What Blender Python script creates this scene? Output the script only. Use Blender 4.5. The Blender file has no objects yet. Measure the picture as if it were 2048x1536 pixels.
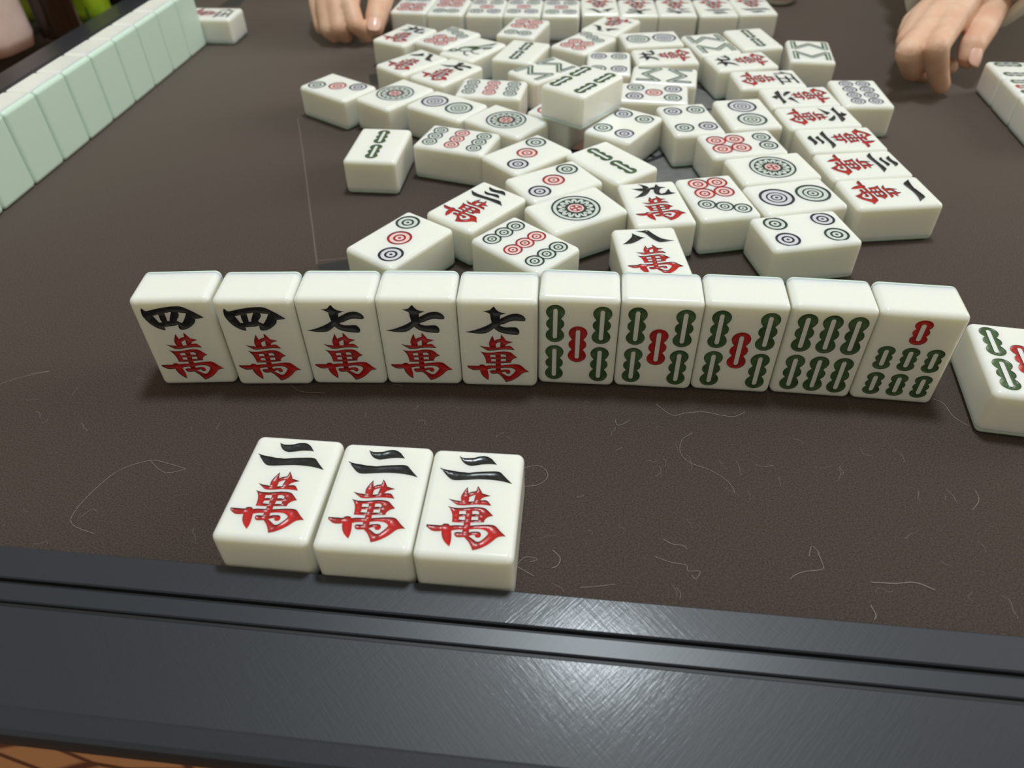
import bpy, bmesh, math, random
from mathutils import Vector, Matrix
from mathutils.geometry import delaunay_2d_cdt
PI = math.pi
C = bpy.context.scene.collection
MM = 0.001
G=[1489.8303, 0.74007, -0.02343, 189.06447, 28.0179, 18.81741, 0.12577]
TILES=[
('4w', 's', -118.03, 210.3, -0.0027, 0.12, 'upright four-character tile in black and red, end of the standing row', 'tiles standing in the near row'),
('4w', 's', -89.0, 208.79, -0.0277, 0.12, 'upright four-character tile in black and red, standing next to a seven-character tile', 'tiles standing in the near row'),
('7w', 's', -60.87, 208.26, -0.0467, 0.12, 'upright seven-character tile in black and red, standing next to a four-character tile', 'tiles standing in the near row'),
('7w', 's', -32.75, 207.13, -0.0527, 0.12, 'upright seven-character tile standing between two other seven-character tiles', 'tiles standing in the near row'),
('7w', 's', -4.69, 205.09, -0.0736, 0.12, 'upright seven-character tile standing next to a five-bamboo tile', 'tiles standing in the near row'),
('5b', 's', 23.61, 204.99, -0.1066, 0.12, 'upright five-bamboo tile with red centre stick, standing next to a seven-character tile', 'tiles standing in the near row'),
('5b', 's', 51.66, 202.29, -0.1193, 0.12, 'upright five-bamboo tile with red centre stick, between two other five-bamboo tiles', 'tiles standing in the near row'),
('5b', 's', 79.74, 199.43, -0.1259, 0.12, 'upright five-bamboo tile with red centre stick, standing next to the six-bamboo tile', 'tiles standing in the near row'),
('6b', 's', 108.05, 196.24, -0.1452, 0.12, 'upright six-bamboo tile with two rows of green sticks in the standing row', 'tiles standing in the near row'),
('7b', 's', 136.13, 192.21, -0.1589, 0.12, 'upright seven-bamboo tile, one red stick above six green, end of the standing row', 'tiles standing in the near row'),
('2w', 'l', -69.53, 144.21, -0.1232, 0.12, 'face-up two-character tile by the rim, end of trio below the upright fours', 'two-character trio by the rim'),
('2w', 'l', -40.71, 140.21, -0.1044, 0.12, 'middle tile of the face-up two-character trio lying against the table rim', 'two-character trio by the rim'),
('2w', 'l', -12.53, 136.79, -0.1043, 0.12, 'face-up two-character tile by the rim, end of trio below the five-bamboos', 'two-character trio by the rim'),
('5b', 'l', 176.86, 192.43, -0.2187, 0.12, 'face-up five-bamboo tile lying beside the upright seven-bamboo tile', ''),
('2b', 'l', -67.7, 376.41, -0.129, 0.12, 'face-up two-bamboo tile standing apart on bare cloth beside a nine-dot tile', 'discarded tiles in the pile'),
('9d', 'l', -26.17, 380.26, -1.9412, 0.12, 'face-up nine-dot tile lying between the lone two-bamboo and a three-dot tile', 'discarded tiles in the pile'),
('3d', 'l', 10.5, 361.77, -0.8797, 0.12, 'face-up three-dot tile wedged between a nine-dot tile and a two-bamboo tile', 'discarded tiles in the pile'),
('3d', 'l', 22.42, 331.78, -1.0681, 0.12, 'face-up three-dot tile lying against a big one-dot flower tile and a two-bamboo tile', 'discarded tiles in the pile'),
('1d', 'l', 30.95, 304.22, -1.0769, 0.12, 'face-up one-dot flower tile lying between a three-dot and a nine-character tile', 'discarded tiles in the pile'),
('9d', 'l', 6.92, 275.53, 0.7785, 0.12, 'face-up nine-dot tile lying right behind the upright seven-character tiles', 'discarded tiles in the pile'),
('3w', 'l', -14.28, 309.42, -0.7295, 0.12, 'face-up three-character tile lying between a three-dot and a nine-dot tile', 'discarded tiles in the pile'),
('3d', 'l', -47.25, 281.98, -0.6773, 0.12, 'face-up three-dot tile lying right behind the upright row beside a three-character tile', 'discarded tiles in the pile'),
('9w', 'l', 67.96, 308.12, 0.0937, 0.12, 'face-up nine-character tile lying behind the eight-character tile near the standing row', 'discarded tiles in the pile'),
('8w', 'l', 59.57, 266.32, 0.0379, 0.12, 'face-up eight-character tile lying right behind the upright five-bamboo tiles', 'discarded tiles in the pile'),
('7d', 'l', 97.09, 312.38, -2.9966, 0.12, 'face-up seven-dot tile lying beside the nine-character tile near the standing row', 'discarded tiles in the pile'),
('2d', 'l', 132.84, 311.2, -1.392, 0.12, 'face-up two-dot tile lying between a one-dot flower tile and a four-dot tile', 'discarded tiles in the pile'),
('4d', 'l', 128.69, 281.47, -1.4275, 0.12, 'face-up four-dot tile lying right behind the upright six-bamboo tile', 'discarded tiles in the pile'),
('1d', 'l', 130.36, 339.81, -1.4177, 0.12, 'face-up one-dot flower tile lying between a six-dot and a two-dot tile', 'discarded tiles in the pile'),
('6d', 'l', 122.22, 367.53, -1.4432, 0.12, 'face-up six-dot tile lying between a four-dot tile and a one-dot flower tile', 'discarded tiles in the pile'),
('1w', 'l', 176.99, 312.68, -1.5119, 0.12, 'face-up one-character tile, end of the long column of character tiles', 'discarded tiles in the pile'),
('3w', 'l', 175.01, 340.9, -1.5044, 0.12, 'face-up three-character tile lying next to the one-character tile in the long column', 'discarded tiles in the pile'),
('3w', 'l', 174.31, 369.98, 1.6016, 0.12, 'face-up three-character tile lying next to a six-character tile in the long column', 'discarded tiles in the pile'),
('6w', 'l', 171.53, 398.58, -1.5148, 0.12, 'face-up six-character tile lying next to a three-character tile in the long column', 'discarded tiles in the pile'),
('6w', 'l', 169.93, 427.23, 1.5985, 0.12, 'face-up six-character tile lying next to the five-character tile in the long column', 'discarded tiles in the pile'),
('5w', 'l', 159.31, 455.11, -1.5444, 0.12, 'face-up five-character tile lying between six-character and nine-character tiles', 'discarded tiles in the pile'),
('9w', 'l', 150.68, 486.41, 1.7197, 0.12, 'face-up nine-character tile lying between the five-character tile and an eight-bamboo tile', 'discarded tiles in the pile'),
('2b', 'l', 52.46, 350.83, 0.6122, 0.12, 'face-up two-bamboo tile lying between two three-dot tiles and the nine-character tile', 'discarded tiles in the pile'),
('9w', 'l', -69.33, 553.79, -0.5742, 0.12, 'face-up nine-character tile lying beside a curled hand and a seven-dot tile', 'discarded tiles in the pile'),
('7d', 'l', -38.69, 545.45, -0.6847, 0.12, 'face-up seven-dot tile lying between a nine-character tile and the bird tile', 'discarded tiles in the pile'),
('7w', 'l', -36.7, 480.24, -0.6889, 0.12, 'face-up seven-character tile lying beside an eight-character tile and a nine-dot tile', 'discarded tiles in the pile'),
('8w', 'l', -59.89, 499.34, -0.7875, 0.12, 'face-up eight-character tile lying beside a seven-character tile at the edge of the pile', 'discarded tiles in the pile'),
('1b', 'l', -20.93, 521.59, -0.6485, 0.12, 'face-up one-bamboo tile engraved with a green bird', 'discarded tiles in the pile'),
('2b', 'l', 11.46, 514.23, -0.3931, 0.12, 'face-up two-bamboo tile lying between the bird tile and a six-dot tile', 'discarded tiles in the pile'),
('6d', 'l', 14.18, 562.72, 2.7835, 0.12, 'face-up six-dot tile lying in front of the long face-up far row', 'discarded tiles in the pile'),
('8w', 'l', 76.74, 564.46, 2.5249, 0.12, 'face-up eight-character tile lying in front of the long face-up far row', 'discarded tiles in the pile'),
('7d', 'l', 54.25, 529.87, -0.7009, 0.12, 'face-up seven-dot tile lying between a two-bamboo, a two-dot and an eight-character tile', 'discarded tiles in the pile'),
('2d', 'l', 100.35, 532.53, 1.6436, 0.12, 'face-up two-dot tile lying behind a nine-character tile, in front of the far row', 'discarded tiles in the pile'),
('4d', 'l', 66.54, 488.62, -0.123, 0.12, 'face-up four-dot tile partly hidden behind the raised four-bamboo tile', 'discarded tiles in the pile'),
('9w', 'l', 103.96, 498.55, 1.6064, 0.12, 'face-up nine-character tile lying between a two-dot tile and an eight-bamboo tile', 'discarded tiles in the pile'),
('8b', 'l', 98.09, 464.71, -1.7922, 0.12, 'face-up eight-bamboo tile lying between a nine-character tile and a five-dot tile', 'discarded tiles in the pile'),
('5d', 'l', 87.41, 437.45, -1.7515, 0.12, 'face-up five-dot tile lying beside the raised four-bamboo tile', 'discarded tiles in the pile'),
('4d', 'l', 64.38, 395.01, -0.6471, 0.12, 'face-up four-dot tile lying partly under the raised four-bamboo tile', 'discarded tiles in the pile'),
('4d', 'l', 101.38, 399.46, 0.1141, 0.12, 'face-up four-dot tile lying between the partly covered four-dot tile and a two-dot tile', 'discarded tiles in the pile'),
('2d', 'l', 134.17, 405.44, -3.0726, 0.12, 'face-up two-dot tile lying beside the six-character tiles of the long column', 'discarded tiles in the pile'),
('2b', 'l', 168.71, 528.31, 0.1357, 0.12, 'face-up two-bamboo tile lying behind a nine-character tile, beside an eight-bamboo tile', 'discarded tiles in the pile'),
('8b', 'l', 138.27, 519.52, 0.1762, 0.12, 'face-up eight-bamboo tile lying beside a two-bamboo tile in front of the far row', 'discarded tiles in the pile'),
('8b', 'l', 199.28, 501.4, -0.2, 0.12, 'face-up eight-bamboo tile lying apart on bare cloth at the edge of the pile', 'discarded tiles in the pile'),
('8d', 'l', 206.32, 430.36, -0.0689, 0.12, 'face-up eight-dot tile lying at the edge of the pile behind the six-character tiles', 'discarded tiles in the pile'),
('9d', 'l', -8.11, 450.66, -1.7711, 0.12, 'face-up nine-dot tile lying beside a seven-character tile and a flower tile', 'discarded tiles in the pile'),
('8b', 'l', 25.25, 479.87, -0.8901, 0.12, 'face-up eight-bamboo tile lying right beside the raised four-bamboo tile', 'discarded tiles in the pile'),
('3d', 'l', -102.06, 459.32, 0.8904, 0.12, "face-up three-dot tile lying beside a one-dot flower tile at the pile's edge on bare cloth", 'discarded tiles in the pile'),
('1d', 'l', -65.53, 445.75, -0.7161, 0.12, 'face-up one-dot flower tile lying between a three-dot tile and a two-dot tile', 'discarded tiles in the pile'),
('2d', 'l', -33.88, 426.74, -2.2203, 0.12, 'face-up two-dot tile lying between two one-dot flower tiles', 'discarded tiles in the pile'),
('1d', 'l', 0.13, 403.58, 0.8477, 0.12, 'face-up one-dot flower tile lying beside the raised four-bamboo tile and a two-dot tile', 'discarded tiles in the pile'),
('4b', 'l', 318.85, 459.13, 1.4353, 0.12, 'face-up four-bamboo tile, end of the side row by the pointing hand', 'tiles of the side row'),
('5w', 'l', -222.83, 613.34, -1.695, 0.12, 'face-up five-character tile lying at the end of the mint-backed wall', ''),
('6d', 'l', -68.82, 624.45, -0.1796, 0.12, 'face-up six-dot tile with red dots foremost, end of the far row', 'tiles of the far row'),
('6d', 'l', -41.13, 617.54, 2.9793, 0.12, 'face-up six-dot tile with green dots foremost in the far row', 'tiles of the far row'),
('5d', 'l', -12.36, 613.09, -3.2544, 0.12, 'face-up five-dot tile in the far row, next to a six-dot tile', 'tiles of the far row'),
('5d', 'l', 15.68, 610.59, -3.254, 0.12, 'face-up five-dot tile in the far row, between two other five-dot tiles', 'tiles of the far row'),
('5d', 'l', 43.98, 607.2, -3.2356, 0.12, 'face-up five-dot tile in the far row, next to the eight-character tile', 'tiles of the far row'),
('8w', 'l', 73.05, 608.45, -3.1935, 0.12, 'face-up eight-character tile in the far row, next to a five-dot tile', 'tiles of the far row'),
('7w', 'l', 101.17, 603.22, -3.2071, 0.12, 'face-up seven-character tile in the far row', 'tiles of the far row'),
('6w', 'l', 129.54, 601.33, -3.2221, 0.12, 'face-up six-character tile in the far row', 'tiles of the far row'),
('3w', 'l', 158.56, 599.26, -3.1735, 0.12, 'face-up three-character tile in the far row', 'tiles of the far row'),
('2w', 'l', 187.29, 600.71, -3.1439, 0.12, 'face-up two-character tile in the far row, its end tile', 'tiles of the far row'),
('6d', 'l', 34.14, 422.76, -0.5964, 0.12, 'face-up dot tile mostly hidden underneath the raised four-bamboo tile', 'discarded tiles in the pile'),
('9b', 'l', 315.05, 431.22, 1.4353, 0.12, 'face-up bamboo tile with red and green sticks in the side row by the pointing hand', 'tiles of the side row'),
('6b', 'l', 311.24, 403.31, 1.4353, 0.12, 'face-up bamboo tile in the side row, next to the tile with red sticks', 'tiles of the side row'),
('back', 's', -247.01, 587.53, -1.6984, 0.12, 'upright tile showing its plain mint green back, in the wall along the table side', 'tiles of the mint-backed wall'),
('back', 's', -250.59, 559.62, -1.6984, 0.12, 'upright tile showing its plain mint green back, in the wall along the table side', 'tiles of the mint-backed wall'),
('back', 's', -254.17, 531.7, -1.6984, 0.12, 'upright tile showing its plain mint green back, in the wall along the table side', 'tiles of the mint-backed wall'),
('back', 's', -257.75, 503.79, -1.6984, 0.12, 'upright tile showing its plain mint green back, in the wall along the table side', 'tiles of the mint-backed wall'),
('back', 's', -261.33, 475.87, -1.6984, 0.12, 'upright tile showing its plain mint green back, in the wall along the table side', 'tiles of the mint-backed wall'),
('back', 's', -264.91, 447.96, -1.6984, 0.12, 'upright tile showing its plain mint green back, in the wall along the table side', 'tiles of the mint-backed wall'),
('back', 's', -268.5, 420.04, -1.6984, 0.12, 'upright tile showing its plain mint green back, in the wall along the table side', 'tiles of the mint-backed wall'),
('back', 's', -272.08, 392.13, -1.6984, 0.12, 'upright tile showing its plain mint green back, in the wall along the table side', 'tiles of the mint-backed wall'),
('back', 's', -275.66, 364.21, -1.6984, 0.12, 'upright tile showing its plain mint green back, in the wall along the table side', 'tiles of the mint-backed wall'),
('back', 's', -279.24, 336.3, -1.6984, 0.12, 'upright tile showing its plain mint green back, in the wall along the table side', 'tiles of the mint-backed wall'),
('4b', 'l', 42.38, 409.37, -0.7074, 18.97, 'four-bamboo tile raised on top of other tiles in the middle of the pile', 'discarded tiles in the pile'),
]
GL={
 'wan':(((-6.73,0.48,-5.78,0.18,-4.84,-0.06,-3.95,-0.12,-3.27,-0.22,-2.86,-0.41,-3.11,0.53,-3.19,1.26,-3.09,2.1,-2.7,3.24,-2.23,4.4,-1.7,5.44,-1.53,4.36,-1.14,2.85,-0.78,3.23,-0.14,3.62,1.0,3.95,1.09,4.74,1.23,5.98,1.81,5.17,2.39,4.18,2.91,3.15,3.84,2.89,5.41,2.41,4.46,2.05,3.52,1.66,3.01,1.31,2.68,0.81,2.6,0.4,3.18,0.54,4.03,0.64,4.66,0.41,5.23,-0.22,5.97,-1.38,4.71,-1.22,3.25,-1.15,1.82,-1.2,0.41,-1.36,-0.98,-1.64,-2.38,-1.84,-3.4,-1.83,-4.0,-1.73,-4.89,-1.07,-5.8,-0.32),(-6.45,-2.36,-5.65,-2.66,-4.44,-2.88,-3.0,-2.88,-1.59,-2.72,-0.22,-2.43,1.17,-2.19,2.6,-2.13,3.78,-2.26,4.57,-2.58,5.11,-3.11,6.88,-5.05,6.14,-5.28,5.39,-5.74,4.82,-6.39,4.58,-6.93,4.58,-7.59,0.77,-7.94,0.79,-8.51,0.83,-9.11,1.84,-8.9,3.2,-8.69,4.56,-8.48,5.94,-8.35,7.08,-8.38,7.84,-8.67,8.55,-9.38,9.47,-10.5,11.12,-12.13,10.1,-12.21,9.06,-12.54,8.36,-13.17,7.49,-14.31,6.36,-15.47,4.95,-16.55,3.73,-17.21,2.44,-17.66,2.04,-16.69,1.54,-15.75,0.97,-14.81,0.31,-14.03,-0.43,-13.29,-1.3,-13.41,-2.11,-13.52,-2.71,-13.35,-3.09,-12.96,-3.3,-12.39,-3.26,-11.97,-2.84,-11.68,-2.02,-11.62,-1.17,-11.67,-1.13,-10.66,-2.23,-10.74,-3.31,-10.96,-4.24,-11.28,-4.03,-12.53,-3.83,-14.18,-3.84,-15.5,-4.04,-16.86,-4.76,-16.23,-5.73,-15.15,-6.37,-14.04,-6.81,-12.74,-6.96,-11.61,-7.87,-11.81,-8.83,-11.88,-9.73,-11.7,-10.6,-11.08,-11.52,-10.3,-12.62,-9.44,-11.59,-9.57,-10.3,-9.61,-9.02,-9.6,-7.74,-9.62,-7.12,-9.54,-6.89,-9.09,-6.37,-8.88,-5.66,-8.88,-5.19,-9.08,-4.86,-9.54,-3.72,-9.28,-2.61,-9.2,-1.12,-9.22,-1.07,-8.65,-1.1,-8.14,-2.85,-8.22,-4.52,-8.22,-4.55,-7.09,-4.77,-5.53,-5.17,-4.32,-5.83,-3.12)),((-0.74,1.44,-0.2,1.94,1.0,2.49,0.9,1.74,0.79,0.82,0.77,-0.1,-0.01,-0.16,-0.7,-0.34,-0.74,0.61),(-2.94,-4.01,-1.05,-3.8,-0.95,-5.16,-1.91,-5.02,-2.88,-5.18),(0.79,-3.66,1.9,-3.53,2.53,-3.75,2.79,-4.17,2.78,-4.88,1.89,-4.73,0.85,-4.88),(-2.66,-6.08,-1.01,-5.92,-0.95,-7.26,-1.83,-7.15,-2.76,-7.13),(0.86,-5.85,2.71,-5.71,2.75,-6.98,1.81,-6.93,0.82,-7.07),(0.66,-10.52,1.86,-10.23,3.24,-10.12,4.52,-10.23,5.45,-10.63,6.08,-11.26,6.1,-11.68,5.71,-12.46,4.97,-13.51,4.2,-14.4,3.56,-14.65,2.97,-14.46,2.13,-13.81,0.85,-12.83,1.53,-12.44,2.43,-12.24,2.56,-12.7,2.79,-13.1,3.39,-13.25,3.91,-13.1,4.21,-12.57,4.21,-11.99,3.95,-11.42,3.46,-11.12,2.62,-11.1,1.67,-11.22,0.77,-11.58))),
 '2':(((-5.84,17.8,-5.05,17.39,-4.25,17.14,-3.22,17.16,-1.96,17.31,-0.96,17.55,-0.25,17.98,0.74,18.33,1.75,18.47,2.54,18.35,3.34,18.0,4.32,17.25,5.06,16.29,6.03,14.97,5.18,15.15,3.91,15.16,2.66,15.05,1.41,14.81,0.19,14.41,-0.79,14.17,-1.66,13.98,-2.57,14.13,-3.38,14.49,-4.09,15.03,-4.86,15.99,-5.38,16.97),(-11.15,12.62,-9.89,12.09,-8.45,11.75,-6.77,11.57,-4.96,11.24,-3.44,11.22,-2.17,11.12,-1.19,11.32,0.04,11.58,1.89,11.88,3.75,12.11,5.73,12.33,6.75,12.24,7.54,11.88,8.11,11.19,9.24,9.81,11.3,7.55,9.9,7.96,8.39,8.33,6.87,8.58,5.37,8.71,3.87,8.76,2.26,8.73,0.65,8.61,-1.06,8.37,-2.77,8.11,-4.48,7.86,-5.72,7.77,-6.6,7.86,-7.43,8.34,-8.3,9.17,-9.7,10.86)),()),
 '4':(((-9.89,17.64,-9.49,17.02,-9.09,16.39,-8.44,16.22,-7.33,16.53,-5.68,16.98,-3.65,17.43,-1.64,17.81,0.32,18.05,1.99,18.12,3.25,18.08,4.32,17.79,5.21,17.28,6.29,16.49,7.91,15.22,9.39,13.86,10.61,12.74,9.73,12.54,8.53,12.35,7.35,12.28,7.21,11.56,6.77,10.6,6.13,9.8,5.14,8.91,3.89,8.02,2.58,7.46,1.5,7.3,0.75,7.42,0.47,7.88,0.44,8.54,0.63,9.68,-0.74,9.28,-2.21,9.1,-3.41,8.98,-4.54,8.91,-4.45,8.25,-4.57,7.3,-5.62,7.52,-6.77,8.11,-7.85,8.93,-8.84,10.08,-9.71,11.62,-10.52,13.79,-10.57,15.22,-10.36,16.63),),((-6.98,14.05,-5.9,14.26,-4.86,14.69,-4.92,13.58,-4.92,12.15,-4.66,10.94,-5.77,10.9,-6.21,12.16),(-2.58,15.18,-1.52,15.33,-0.36,15.6,-0.25,15.21,-0.89,14.03,-1.44,12.76,-1.84,11.48,-2.7,11.52,-2.59,12.93),(2.24,15.53,2.8,15.23,3.65,15.06,4.84,14.96,4.68,14.3,3.89,12.87,3.03,11.44,2.21,10.44,1.47,10.89,0.64,11.7,1.41,12.73,2.14,13.84,2.29,14.71))),
 '7':(((-0.9,19.01,-0.59,18.14,-0.12,17.23,0.54,16.55,1.41,16.1,2.28,15.89,3.35,15.72,2.52,15.43,1.76,15.1,1.19,14.88,1.07,14.06,0.95,13.14,1.97,13.77,3.26,14.59,4.4,15.24,5.54,15.55,6.8,15.7,7.8,15.52,8.67,15.08,9.42,14.36,9.85,13.51,9.89,12.88,9.66,12.43,8.9,12.3,8.01,12.35,7.13,12.52,5.74,12.48,4.46,12.02,3.44,11.51,2.54,10.96,1.51,10.66,0.87,10.41,1.11,9.96,1.74,9.63,2.62,9.36,4.03,9.34,5.43,9.49,6.45,9.47,7.08,9.05,7.58,8.18,7.74,7.21,7.56,6.39,7.04,5.91,5.63,5.97,3.96,6.15,2.42,6.48,1.15,6.89,0.14,7.48,-0.61,8.19,-1.1,8.82,-2.03,7.91,-3.1,6.98,-4.15,6.38,-5.32,6.18,-6.87,6.17,-8.29,6.26,-9.7,6.51,-11.49,6.86,-9.79,7.17,-8.08,7.74,-6.51,8.43,-4.93,9.2,-3.36,10.13,-1.84,11.29,-2.06,12.4,-2.2,13.66,-2.29,15.23,-2.88,15.68,-3.74,16.12,-4.79,16.56,-3.72,16.67,-2.83,16.85,-2.2,17.13,-1.54,18.04),),()),
 '9':(((-4.46,18.91,-2.92,18.24,-1.42,17.1,-0.44,16.03,-0.01,15.24,0.03,13.95,1.14,14.52,2.25,14.73,2.88,14.75,3.51,16.2,4.26,17.76,4.68,16.59,5.12,14.86,6.46,14.56,8.35,13.67,7.02,13.31,5.54,13.05,4.73,11.64,4.11,9.92,4.05,8.67,4.46,7.9,5.48,8.11,6.55,8.5,7.6,10.14,8.94,12.2,9.14,10.64,9.18,8.84,10.22,8.15,11.47,7.61,10.06,6.92,8.19,6.48,6.01,6.15,3.81,6.39,2.39,6.95,1.64,8.13,1.49,9.94,1.89,12.23,1.18,12.58,0.23,12.28,-0.29,10.91,-1.48,8.93,-2.95,7.19,-4.8,6.04,-6.8,5.62,-8.97,5.23,-7.02,6.88,-5.15,8.92,-3.38,11.18,-4.65,11.72,-6.02,12.64,-8.38,14.61,-6.52,14.27,-4.56,14.35,-2.82,14.25,-2.75,15.63,-3.18,17.17),),()),
 '8':(((-5.62,16.33,-4.78,15.12,-3.63,13.9,-2.33,12.67,-0.44,11.87,-1.7,11.5,-2.86,10.64,-4.28,9.34,-6.01,8.07,-7.81,7.34,-11.03,7.08,-9.43,8.66,-7.73,10.73,-6.39,12.68,-5.75,14.4),(-3.59,17.95,-1.92,17.71,-0.54,17.79,0.39,18.18,1.27,18.3,2.02,17.71,2.88,15.94,4.01,13.91,5.17,12.05,6.27,10.78,7.78,9.92,9.61,8.98,12.18,8.45,9.77,8.18,7.68,7.82,5.79,7.57,4.5,7.83,3.53,8.85,2.48,10.36,1.48,12.19,0.67,14.19,-0.07,15.7,-1.13,16.44,-2.39,17.03)),()),
 '3':(((-6.93,17.53,-5.58,17.18,-3.88,17.01,-2.16,17.2,-0.75,17.73,0.36,18.39,1.39,18.38,2.62,17.85,3.71,16.89,4.71,15.36,3.24,15.5,1.47,15.41,-0.23,15.04,-2.04,14.58,-3.46,14.45,-4.84,15.03,-6.07,16.09),(-6.08,13.07,-4.6,12.68,-3.01,12.62,-1.38,13.09,0.24,13.74,1.19,14.01,2.24,13.69,3.07,13.03,4.17,11.61,2.88,11.55,1.03,11.54,-0.66,11.34,-2.0,10.75,-3.41,10.61,-4.73,11.22,-5.53,12.09),(-11.76,9.43,-9.82,8.95,-7.76,8.6,-5.6,8.5,-4.27,8.74,-3.06,8.73,-0.99,9.08,1.16,9.33,3.3,9.75,4.78,9.97,6.15,9.94,6.94,9.61,8.04,8.55,10.06,6.82,8.2,7.07,6.21,7.06,3.85,7.09,1.27,6.96,-1.43,6.57,-4.05,6.09,-6.22,5.83,-7.71,5.95,-9.03,6.9,-10.39,8.16)),()),
 '6':(((-11.3,13.73,-7.06,13.42,-2.84,13.45,-1.49,14.28,-4.31,15.25,-2.53,16.08,-0.7,17.56,1.54,15.43,1.79,13.96,3.86,14.14,5.49,14.15,6.96,12.86,9.12,10.62,6.71,10.59,1.88,11.19,-3.06,11.47,-7.81,10.6),(-11.17,3.72,-8.87,5.1,-6.12,6.81,-3.77,8.99,-1.88,7.21,-0.8,5.76,-3.78,5.21,-7.24,4.47),(-0.33,9.86,2.13,9.73,4.84,8.46,7.04,6.4,7.24,4.63,5.53,3.78,3.36,6.17,1.15,8.41)),()),
}
FPX, PITCH, ROLL, CAMH, W, D, _gap = G
H = 40.0
# ------------------------------------------------------------------ camera
def cam_axes():
    cp, sp = math.cos(PITCH), math.sin(PITCH)
    X = Vector((1, 0, 0)); Dn = Vector((0, -sp, -cp)); F = Vector((0, cp, -sp))
    c, s = math.cos(ROLL), math.sin(ROLL)
    return c * X - s * Dn, s * X + c * Dn, F
RT, DN, FW = cam_axes()
cam = bpy.data.cameras.new('camera'); camo = bpy.data.objects.new('camera', cam); C.objects.link(camo)
m = Matrix.Identity(4)
for i in range(3):
    m[i][0] = RT[i]; m[i][1] = -DN[i]; m[i][2] = -FW[i]
m[2][3] = CAMH * MM
camo.matrix_world = m
cam.sensor_width = 36; cam.lens = FPX * 36 / 2048; cam.clip_start = 0.005; cam.clip_end = 20
cam.dof.use_dof = True; cam.dof.focus_distance = 0.262; cam.dof.aperture_fstop = 14
bpy.context.scene.camera = camo
def ray(u, v):
    return (RT * ((u - 1024) / FPX) + DN * ((v - 768) / FPX) + FW)
def at(u, v, z):                       # point (mm) on the pixel's ray at height z
    d = ray(u, v); k = (z - CAMH) / d.z
    return Vector((d.x * k, d.y * k, z))
def aty(u, v, y, zmin=None):           # point (mm) on the pixel's ray at depth y
    d = ray(u, v); k = y / d.y
    p = Vector((d.x * k, y, CAMH + d.z * k))
    return at(u, v, zmin) if zmin is not None and p.z < zmin else p
# ------------------------------------------------------------------ light
sc = bpy.context.scene
sc.view_settings.view_transform = 'Standard'; sc.view_settings.look = 'None'
sc.view_settings.gamma = 1; sc.view_settings.use_curve_mapping = False
sc.view_settings.exposure = 0.06
wd = bpy.data.worlds.new('room_light'); sc.world = wd; wd.use_nodes = True
wd.node_tree.nodes['Background'].inputs[0].default_value = (1.0, 0.91, 0.69, 1)
wd.node_tree.nodes['Background'].inputs[1].default_value = 0.35
def area(name, loc, size, power, col=(1, 1, 1), target=(0.05, 0.3, 0)):
    l = bpy.data.lights.new(name, 'AREA'); l.shape = 'DISK'; l.size = size; l.energy = power; l.color = col
    o = bpy.data.objects.new(name, l); C.objects.link(o); o.location = loc
    o.rotation_euler = (Vector(target) - Vector(loc)).to_track_quat('-Z', 'Y').to_euler()
    return o
area('ceiling_lamp', (0.11, 0.45, 1.25), 0.19, 10.6, (0.86, 0.95, 1.0))
area('side_room_lamp', (1.9, 0.75, 0.95), 1.1, 11.0, (1.0, 0.96, 0.9), (0, .4, 0))
# ------------------------------------------------------------------ materials
def mat(name, col, rough=0.5, spec=0.5, metal=0, sss=0, sssr=(1, .8, .5), scale=0.002, emit=None, es=0, sheen=0, coat=0, trans=0):
    mt = bpy.data.materials.new(name); mt.use_nodes = True
    b = mt.node_tree.nodes['Principled BSDF']; I = b.inputs
    I['Base Color'].default_value = (*col, 1); I['Roughness'].default_value = rough
    I['Specular IOR Level'].default_value = spec; I['Metallic'].default_value = metal
    I['Subsurface Weight'].default_value = sss
    I['Subsurface Radius'].default_value = sssr; I['Subsurface Scale'].default_value = scale
    I['Sheen Weight'].default_value = sheen; I['Coat Weight'].default_value = coat
    I['Transmission Weight'].default_value = trans
    if emit: I['Emission Color'].default_value = (*emit, 1); I['Emission Strength'].default_value = es
    return mt
def N(mt, t, **kw):
    n = mt.node_tree.nodes.new(t)
    for k, v in kw.items():
        if k in n.inputs: n.inputs[k].default_value = v
        else: setattr(n, k, v)
    return n
def LK(mt, a, b): mt.node_tree.links.new(a, b)
def bsdf(mt): return mt.node_tree.nodes['Principled BSDF']
def tint(mt, c0, c1, scale, detail=4, lo=.35, hi=.65, rough=None, bump=0, bscale=None, dist=.0002):
    tc = N(mt, 'ShaderNodeTexCoord'); nz = N(mt, 'ShaderNodeTexNoise', Scale=scale, Detail=detail, Roughness=.62)
    LK(mt, tc.outputs['Object'], nz.inputs['Vector'])
    r = N(mt, 'ShaderNodeValToRGB'); e = r.color_ramp.elements
    e[0].position = lo; e[1].position = hi; e[0].color = (*c0, 1); e[1].color = (*c1, 1)
    LK(mt, nz.outputs['Fac'], r.inputs['Fac']); LK(mt, r.outputs['Color'], bsdf(mt).inputs['Base Color'])
    if bump:
        n2 = N(mt, 'ShaderNodeTexNoise', Scale=bscale or scale * 3, Detail=3)
        LK(mt, tc.outputs['Object'], n2.inputs['Vector'])
        bp = N(mt, 'ShaderNodeBump', Strength=bump, Distance=dist)
        LK(mt, n2.outputs['Fac'], bp.inputs['Height']); LK(mt, bp.outputs['Normal'], bsdf(mt).inputs['Normal'])
    return mt
def lin(r, g, b):
    f = lambda c: (c / 255 / 12.92) if c <= 10 else ((c / 255 + .055) / 1.055) ** 2.4
    return (f(r), f(g), f(b))
M = {}
M['white'] = mat('tile_ivory_melamine', lin(240, 241, 233), .2, .5, sss=.7, sssr=(1, .82, .4), scale=.005)
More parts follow.
